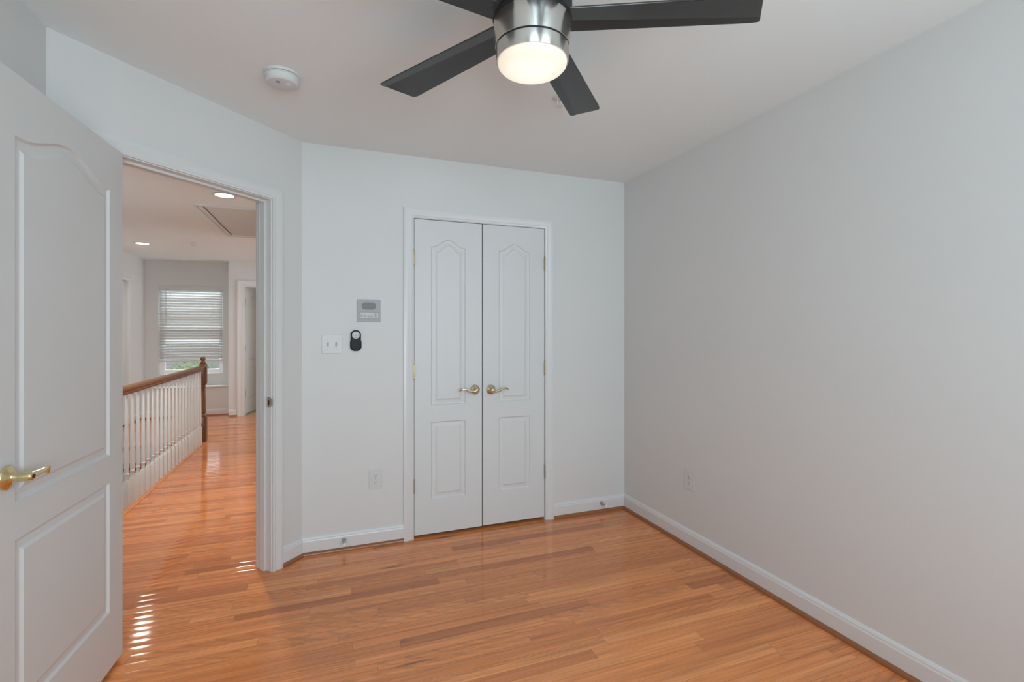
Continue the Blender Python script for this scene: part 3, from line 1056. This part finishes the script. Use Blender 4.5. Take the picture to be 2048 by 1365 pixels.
# ------------------------------------------------------------------ ceiling fittings
sd = empty('smoke_detector', (-0.190, 2.325, H), math.radians(20), 'round white smoke detector on the bedroom ceiling left of the fan', 'smoke detector')
obj('base_plate', lathe(bmesh.new(), [(0.0, 0.0), (0.073, 0.0), (0.073, -0.007), (0.070, -0.011), (0.0, -0.011)], 48), PLASTIC, sd, smooth=30)
obj('shadow_gap', lathe(bmesh.new(), [(0.0, -0.011), (0.064, -0.011), (0.064, -0.014), (0.0, -0.014)], 48), DARK, sd)  # dark disc stands in for shade between plate and cover
obj('cover', lathe(bmesh.new(), [(0.0, -0.0138), (0.0705, -0.0138), (0.0705, -0.017), (0.067, -0.019), (0.066, -0.040), (0.060, -0.046), (0.040, -0.049), (0.0, -0.050)], 48), OFFWHITE, sd, smooth=25)
obj('test_button', lathe(bmesh.new(), [(0.0, -0.0485), (0.012, -0.0485), (0.012, -0.052), (0.008, -0.0535), (0.0, -0.054)], 24, Matrix.Translation((0.018, -0.022, 0))), PLASTIC, sd, smooth=40)
bm = bmesh.new()
for k in range(4):
    box(bm, -0.030 + 0.004 * k, -0.028 + 0.004 * k, -0.030, -0.018, -0.0508, -0.048)
obj('sounder_slots', bm, GREY_D, sd)


def sprinkler(x, y, label):
    s = empty('sprinkler_head', (x, y, H), 0.4, label, 'sprinkler', 'ceiling sprinkler heads')
    obj('escutcheon', lathe(bmesh.new(), [(0.0, 0.0), (0.030, 0.0), (0.029, -0.004), (0.020, -0.009), (0.012, -0.010), (0.0, -0.010)], 32), PLASTIC, s, smooth=40)
    bm = bmesh.new()
    for sx in (-1, 1):
        tube(bm, spline([(sx * 0.008, 0, -0.008), (sx * 0.014, 0, -0.020), (sx * 0.012, 0, -0.030), (0, 0, -0.040)], 5), 0.0022, 8)
    obj('frame_arms', bm, PLASTIC, s, smooth=60)
    obj('deflector', lathe(bmesh.new(), [(0.0, -0.038), (0.004, -0.039), (0.017, -0.0405), (0.017, -0.042), (0.0, -0.043)], 16), PLASTIC, s)


sprinkler(1.028, 2.09, 'small white sprinkler head on the bedroom ceiling behind a fan blade')
sprinkler(-1.585, 7.10, 'small sprinkler head on the hall ceiling between the attic hatch and the far window')


def can(x, y, label, power):
    c = empty('recessed_light', (x, y, H), 0, label, 'recessed light', 'recessed hall ceiling lights')
    obj('trim_ring', lathe(bmesh.new(), [(0.066, 0.0), (0.092, 0.0), (0.090, -0.004), (0.076, -0.007), (0.068, -0.004)], 40, cap=False), PLASTIC, c, smooth=40)
    ln_ = obj('lens', lathe(bmesh.new(), [(0.0, -0.0005), (0.070, -0.0005), (0.069, -0.004), (0.0, -0.005)], 32), LENS, c, label='glowing white lens')
    l = bpy.data.lights.new('can_lamp', 'AREA')
    l.shape = 'DISK'
    l.size = 0.12
    l.energy = power
    l.color = (1.0, 0.92, 0.79)
    l.spread = math.radians(150)
    o = bpy.data.objects.new('can_lamp', l)
    COL.objects.link(o)
    o.parent = ln_
    o.location = (0, 0, -0.012)


can(-0.800, 4.545, 'recessed round ceiling light nearest the doorway above the hall', 24)
can(-2.205, 7.38, 'recessed round ceiling light over the left side of the hall', 6)

ah = empty('attic_hatch', (-0.72, 5.66, H), 0, 'white framed attic hatch in the hall ceiling', 'attic hatch')
hx, hy = 0.378, 0.742
obj('hatch_panel', B(-hx + 0.055, hx - 0.055, -hy + 0.055, hy - 0.055, -0.004, 0.0), OFFWHITE, ah)
obj('hatch_frame', sweep(bmesh.new(), [(-hx + 0.052, -hy + 0.052), (-hx + 0.052, hy - 0.052), (hx - 0.052, hy - 0.052), (hx - 0.052, -hy + 0.052), (-hx + 0.052, -hy + 0.052), (-hx + 0.052, -hy + 0.060)], [(0, 0), (0.0, -0.012), (0.008, -0.014), (0.016, -0.010), (0.034, -0.013), (0.046, -0.019), (0.052, -0.016), (0.052, 0)]), TRIM, ah)
bm = bmesh.new()
for sx in (-1, 1):
    box(bm, sx * (hx - 0.0545) - 0.003, sx * (hx - 0.0545) + 0.003, -hy + 0.055, hy - 0.055, -0.0052, -0.0005)
obj('hatch_gap', bm, DARK, ah)

# ------------------------------------------------------------------ wall fittings
def outlet(loc, rz, label):
    o = empty('wall_outlet', loc, rz, label, 'outlet', 'duplex wall outlets')
    w, h = 0.080, 0.123
    bm = bmesh.new()
    prism(bm, rrect(w, h, 0.004), 0.0, 0.0045, FACE)
    obj('cover_plate', bm, PLASTIC, o, bevel=0.0025)
    for s in (-1, 1):
        poly = []
        for k in range(24):
            a = 2 * PI * k / 24
            poly.append((0.0168 * math.cos(a), max(-0.0135, min(0.0135, 0.0172 * math.sin(a))) + s * 0.0198))
        r = obj('receptacle', prism(bmesh.new(), poly, 0.004, 0.0062, FACE), OFFWHITE, o)
        bm = bmesh.new()
        zc = s * 0.0198
        box(bm, -0.0082, -0.0056, -0.0066, -0.0060, zc - 0.002, zc + 0.007)
        box(bm, 0.0054, 0.0078, -0.0066, -0.0060, zc - 0.001, zc + 0.006)
        prism(bm, [(0.003 * math.cos(2 * PI * k / 10), zc - 0.0075 + 0.003 * math.sin(2 * PI * k / 10)) for k in range(10)], 0.0060, 0.0066, FACE)
        obj('slots', bm, DARK, r)
    obj('screw', lathe(bmesh.new(), [(0.0, 0.0065), (0.002, 0.006), (0.003, 0.0045)], 12, Matrix.Rotation(PI / 2, 4, 'X')), STEEL, o)


outlet((0.270, YB, 0.4085), 0, 'white duplex outlet low on the wall left of the closet')
outlet((XR, 2.407, 0.4125), -PI / 2, 'white duplex outlet low on the long right wall')

sw_ = empty('light_switch', (0.0175, YB, 1.2465), 0, 'white double toggle light switch plate left of the black remote', 'light switch')
obj('cover_plate', prism(bmesh.new(), rrect(0.116, 0.113, 0.004), 0.0, 0.005, FACE), PLASTIC, sw_, bevel=0.0025)
for sx in (-0.0235, 0.0235):
    obj('toggle_slot', B(sx - 0.0055, sx + 0.0055, -0.0056, -0.0045, -0.0125, 0.0125), GREY_P, sw_)
    Mt = Matrix.Translation((sx, -0.004, 0.001)) @ Matrix.Rotation(math.radians(28), 4, 'X')
    obj('toggle', B(-0.0042, 0.0042, -0.014, 0.0, -0.006, 0.006, M=Mt), PLASTIC, sw_, bevel=0.001)
    for sz in (-0.030, 0.030):
        obj('screw', lathe(bmesh.new(), [(0.0, 0.0066), (0.002, 0.0062), (0.003, 0.0048)], 12, Matrix.Translation((sx, 0, sz)) @ Matrix.Rotation(PI / 2, 4, 'X')), STEEL, sw_)

ic = empty('intercom_panel', (0.2295, YB, 1.4510), 0, 'square grey wall intercom with oval speaker left of the closet', 'intercom')
obj('face_plate', prism(bmesh.new(), rrect(0.138, 0.138, 0.002), 0.0, 0.008, FACE), GREY_P, ic, bevel=0.002)
zt = 0.069
bm = prism(bmesh.new(), [(x, z + zt - 0.0404) for x, z in rrect(0.085, 0.0435, 0.0215, 8)], 0.0078, 0.0090, FACE)
obj('speaker_grille', bm, GREY_D, ic, label='dark grey oval speaker grille')
zc = zt - 0.0985
bm = prism(bmesh.new(), [(x + 0.0015, z + zc) for x, z in rrect(0.1175, 0.0415, 0.004)], 0.0078, 0.0086, FACE)
obj('panel_surround', bm, GREY_D, ic)
pnl = obj('button_panel', prism(bmesh.new(), [(x + 0.0015, z + zc) for x, z in rrect(0.1125, 0.037, 0.003)], 0.0084, 0.0096, FACE), BEIGE_P, ic, label='beige control strip with round buttons')
k_ = 0.138 / 1110
for px, py, r in ((345, 965, 0.0055), (495, 965, 0.0055), (670, 975, 0.0052), (820, 975, 0.0052), (1000, 965, 0.0058), (1005, 850, 0.0040)):
    M = Matrix.Translation(((px - 685) * k_, -0.0096, zt - (py - 130) * k_)) @ Matrix.Rotation(PI / 2, 4, 'X')
    bm = torus_arc(bmesh.new(), r, 0.0009, M)
    lathe(bm, [(0.0, 0.0014), (r * 0.8, 0.001), (r * 0.85, -0.001)], 16, M)
    bb = obj('button', bm, [BEIGE_P], pnl, smooth=50)
    obj('button_ring', torus_arc(bmesh.new(), r, 0.0011, M), BUTTON_D, pnl)
for px, py, w_, h_ in ((420, 900, 40, 26), (745, 895, 44, 44), (340, 805, 150, 16), (345, 880, 70, 16), (915, 850, 50, 12)):
    x, z = (px - 685) * k_, zt - (py - 130) * k_
    obj('indicator_mark', B(x - w_ * k_ / 2, x + w_ * k_ / 2, -0.0101, -0.0094, z - h_ * k_ / 2, z + h_ * k_ / 2), BUTTON_D, pnl)

rm = empty('remote_control', (0.1530, YB, 1.2680), 0, 'black fan remote in a wall cradle between the switch plate and intercom', 'remote control')
bm = prism(bmesh.new(), [(x, z - 0.024) for x, z in rrect(0.066, 0.081, 0.028, 8)], 0.0, 0.017, FACE)
obj('cradle', bm, BLACK, rm, bevel=0.003, smooth=40)
bm = prism(bmesh.new(), [(x, z + 0.002) for x, z in rrect(0.059, 0.124, 0.0285, 10)], 0.003, 0.021, FACE)
hs = obj('handset', bm, BLACK, rm, bevel=0.004, smooth=40, seg=3)
MD = Matrix.Translation((0, -0.0208, 0.033)) @ Matrix.Rotation(PI / 2, 4, 'X')
dk = obj('button_disc', lathe(bmesh.new(), [(0.0, 0.0014), (0.019, 0.0014), (0.0218, 0.0008), (0.0225, 0.0)], 40, MD), SILVER_P, rm, smooth=40, label='round silver button disc')
for dx, dz, r in ((0, 0, 0.0042), (0, -0.0125, 0.0036), (-0.0135, 0, 0.0034), (0.0135, 0, 0.0034)):
    obj('button', lathe(bmesh.new(), [(0.0, 0.0028), (r * 0.8, 0.0025), (r, 0.001)], 16, MD @ Matrix.Translation((dx, dz, 0))), BUTTON_D, dk)
obj('button', B(-0.006, 0.006, -0.0235, -0.0215, 0.0445, 0.0475), BUTTON_D, dk)


def door_stop(x, z, label):
    o = empty('door_stop', (x, YB - 0.012, z), 0, label, 'door stop', 'baseboard door stops')
    R = Matrix.Rotation(PI / 2, 4, 'X')
    obj('stop_cone', lathe(bmesh.new(), [(0.0, -0.003), (0.0125, -0.003), (0.0125, 0.004), (0.0105, 0.009), (0.0065, 0.045), (0.0058, 0.062), (0.0, 0.062)], 24, R), STEEL, o, smooth=35)
    obj('rubber_tip', lathe(bmesh.new(), [(0.0, 0.061), (0.0068, 0.061), (0.0075, 0.066), (0.0068, 0.073), (0.0, 0.075)], 20, R), RUBBER, o, smooth=40, label='white rubber tip')


door_stop(0.085, 0.064, 'metal door stop on the baseboard left of the closet')
door_stop(1.868, 0.066, 'metal door stop on the baseboard right of the closet')

# ------------------------------------------------------------------ outside the hall window
SIDING = mat('grey_green_siding', (0.31, 0.32, 0.31), 0.7)
ROOF = mat('roof_shingle', (0.14, 0.13, 0.13), 0.9)
LEAF = mat('foliage_green', (0.27, 0.33, 0.15), 0.8)
GRASS = mat('lawn_green', (0.10, 0.17, 0.05), 0.95)
BARK = mat('bark_brown', (0.12, 0.08, 0.05), 0.9)
struct('ground', B(-16, 10, 9.3, 40, -3.1, -3.0), GRASS, 'green lawn outside below the hall window', 'ground')
nh = empty('neighbour_house', (-3.6, 15.2, -3.0), 0, 'grey clapboard house seen below the hall window blind', 'house')
bm = bmesh.new()
for k in range(42):
    z = k * 0.089
    prism(bm, [(0, z), (-0.016, z), (-0.002, z + 0.098), (0, z + 0.098)], -5, 5, Matrix(((0, 0, 1, 0), (1, 0, 0, 0), (0, 1, 0, 0), (0, 0, 0, 1))))
box(bm, -5, 5, 0, 5, 0, 3.74)
obj('siding', bm, SIDING, nh)
obj('roof', prism(bmesh.new(), [(-0.2, 3.74), (-0.2, 3.84), (5.2, 3.90), (5.2, 3.74)], -5.2, 5.2, Matrix(((0, 0, 1, 0), (1, 0, 0, 0), (0, 1, 0, 0), (0, 0, 0, 1)))), ROOF, nh)
tr = empty('tree', (-3.05, 13.4, -3.0), 0, 'leafy green tree outside below the hall window blind', 'tree')
obj('trunk', tube(bmesh.new(), [(0, 0, 0), (0.03, 0, 1.2), (0.0, 0.03, 2.8)], [0.08, 0.06, 0.03], 8), BARK, tr)
bm = bmesh.new()
for k in range(900):
    th, ph = random.uniform(0, 2 * PI), math.acos(random.uniform(-1, 1))
    r = 0.62 * random.uniform(0.55, 1.0)
    c = Vector((r * math.sin(ph) * math.cos(th), r * math.sin(ph) * math.sin(th), 3.18 + r * 0.8 * math.cos(ph)))
    M = Matrix.Translation(c) @ Matrix.Rotation(random.uniform(0, 6), 4, 'Z') @ Matrix.Rotation(random.uniform(0, 3), 4, 'X')
    vs = [bm.verts.new(M @ Vector(p)) for p in ((-0.045, 0, 0), (0, 0.022, 0.008), (0.045, 0, 0), (0, -0.022, 0.008))]
    bm.faces.new(vs)
obj('foliage', bm, LEAF, tr)
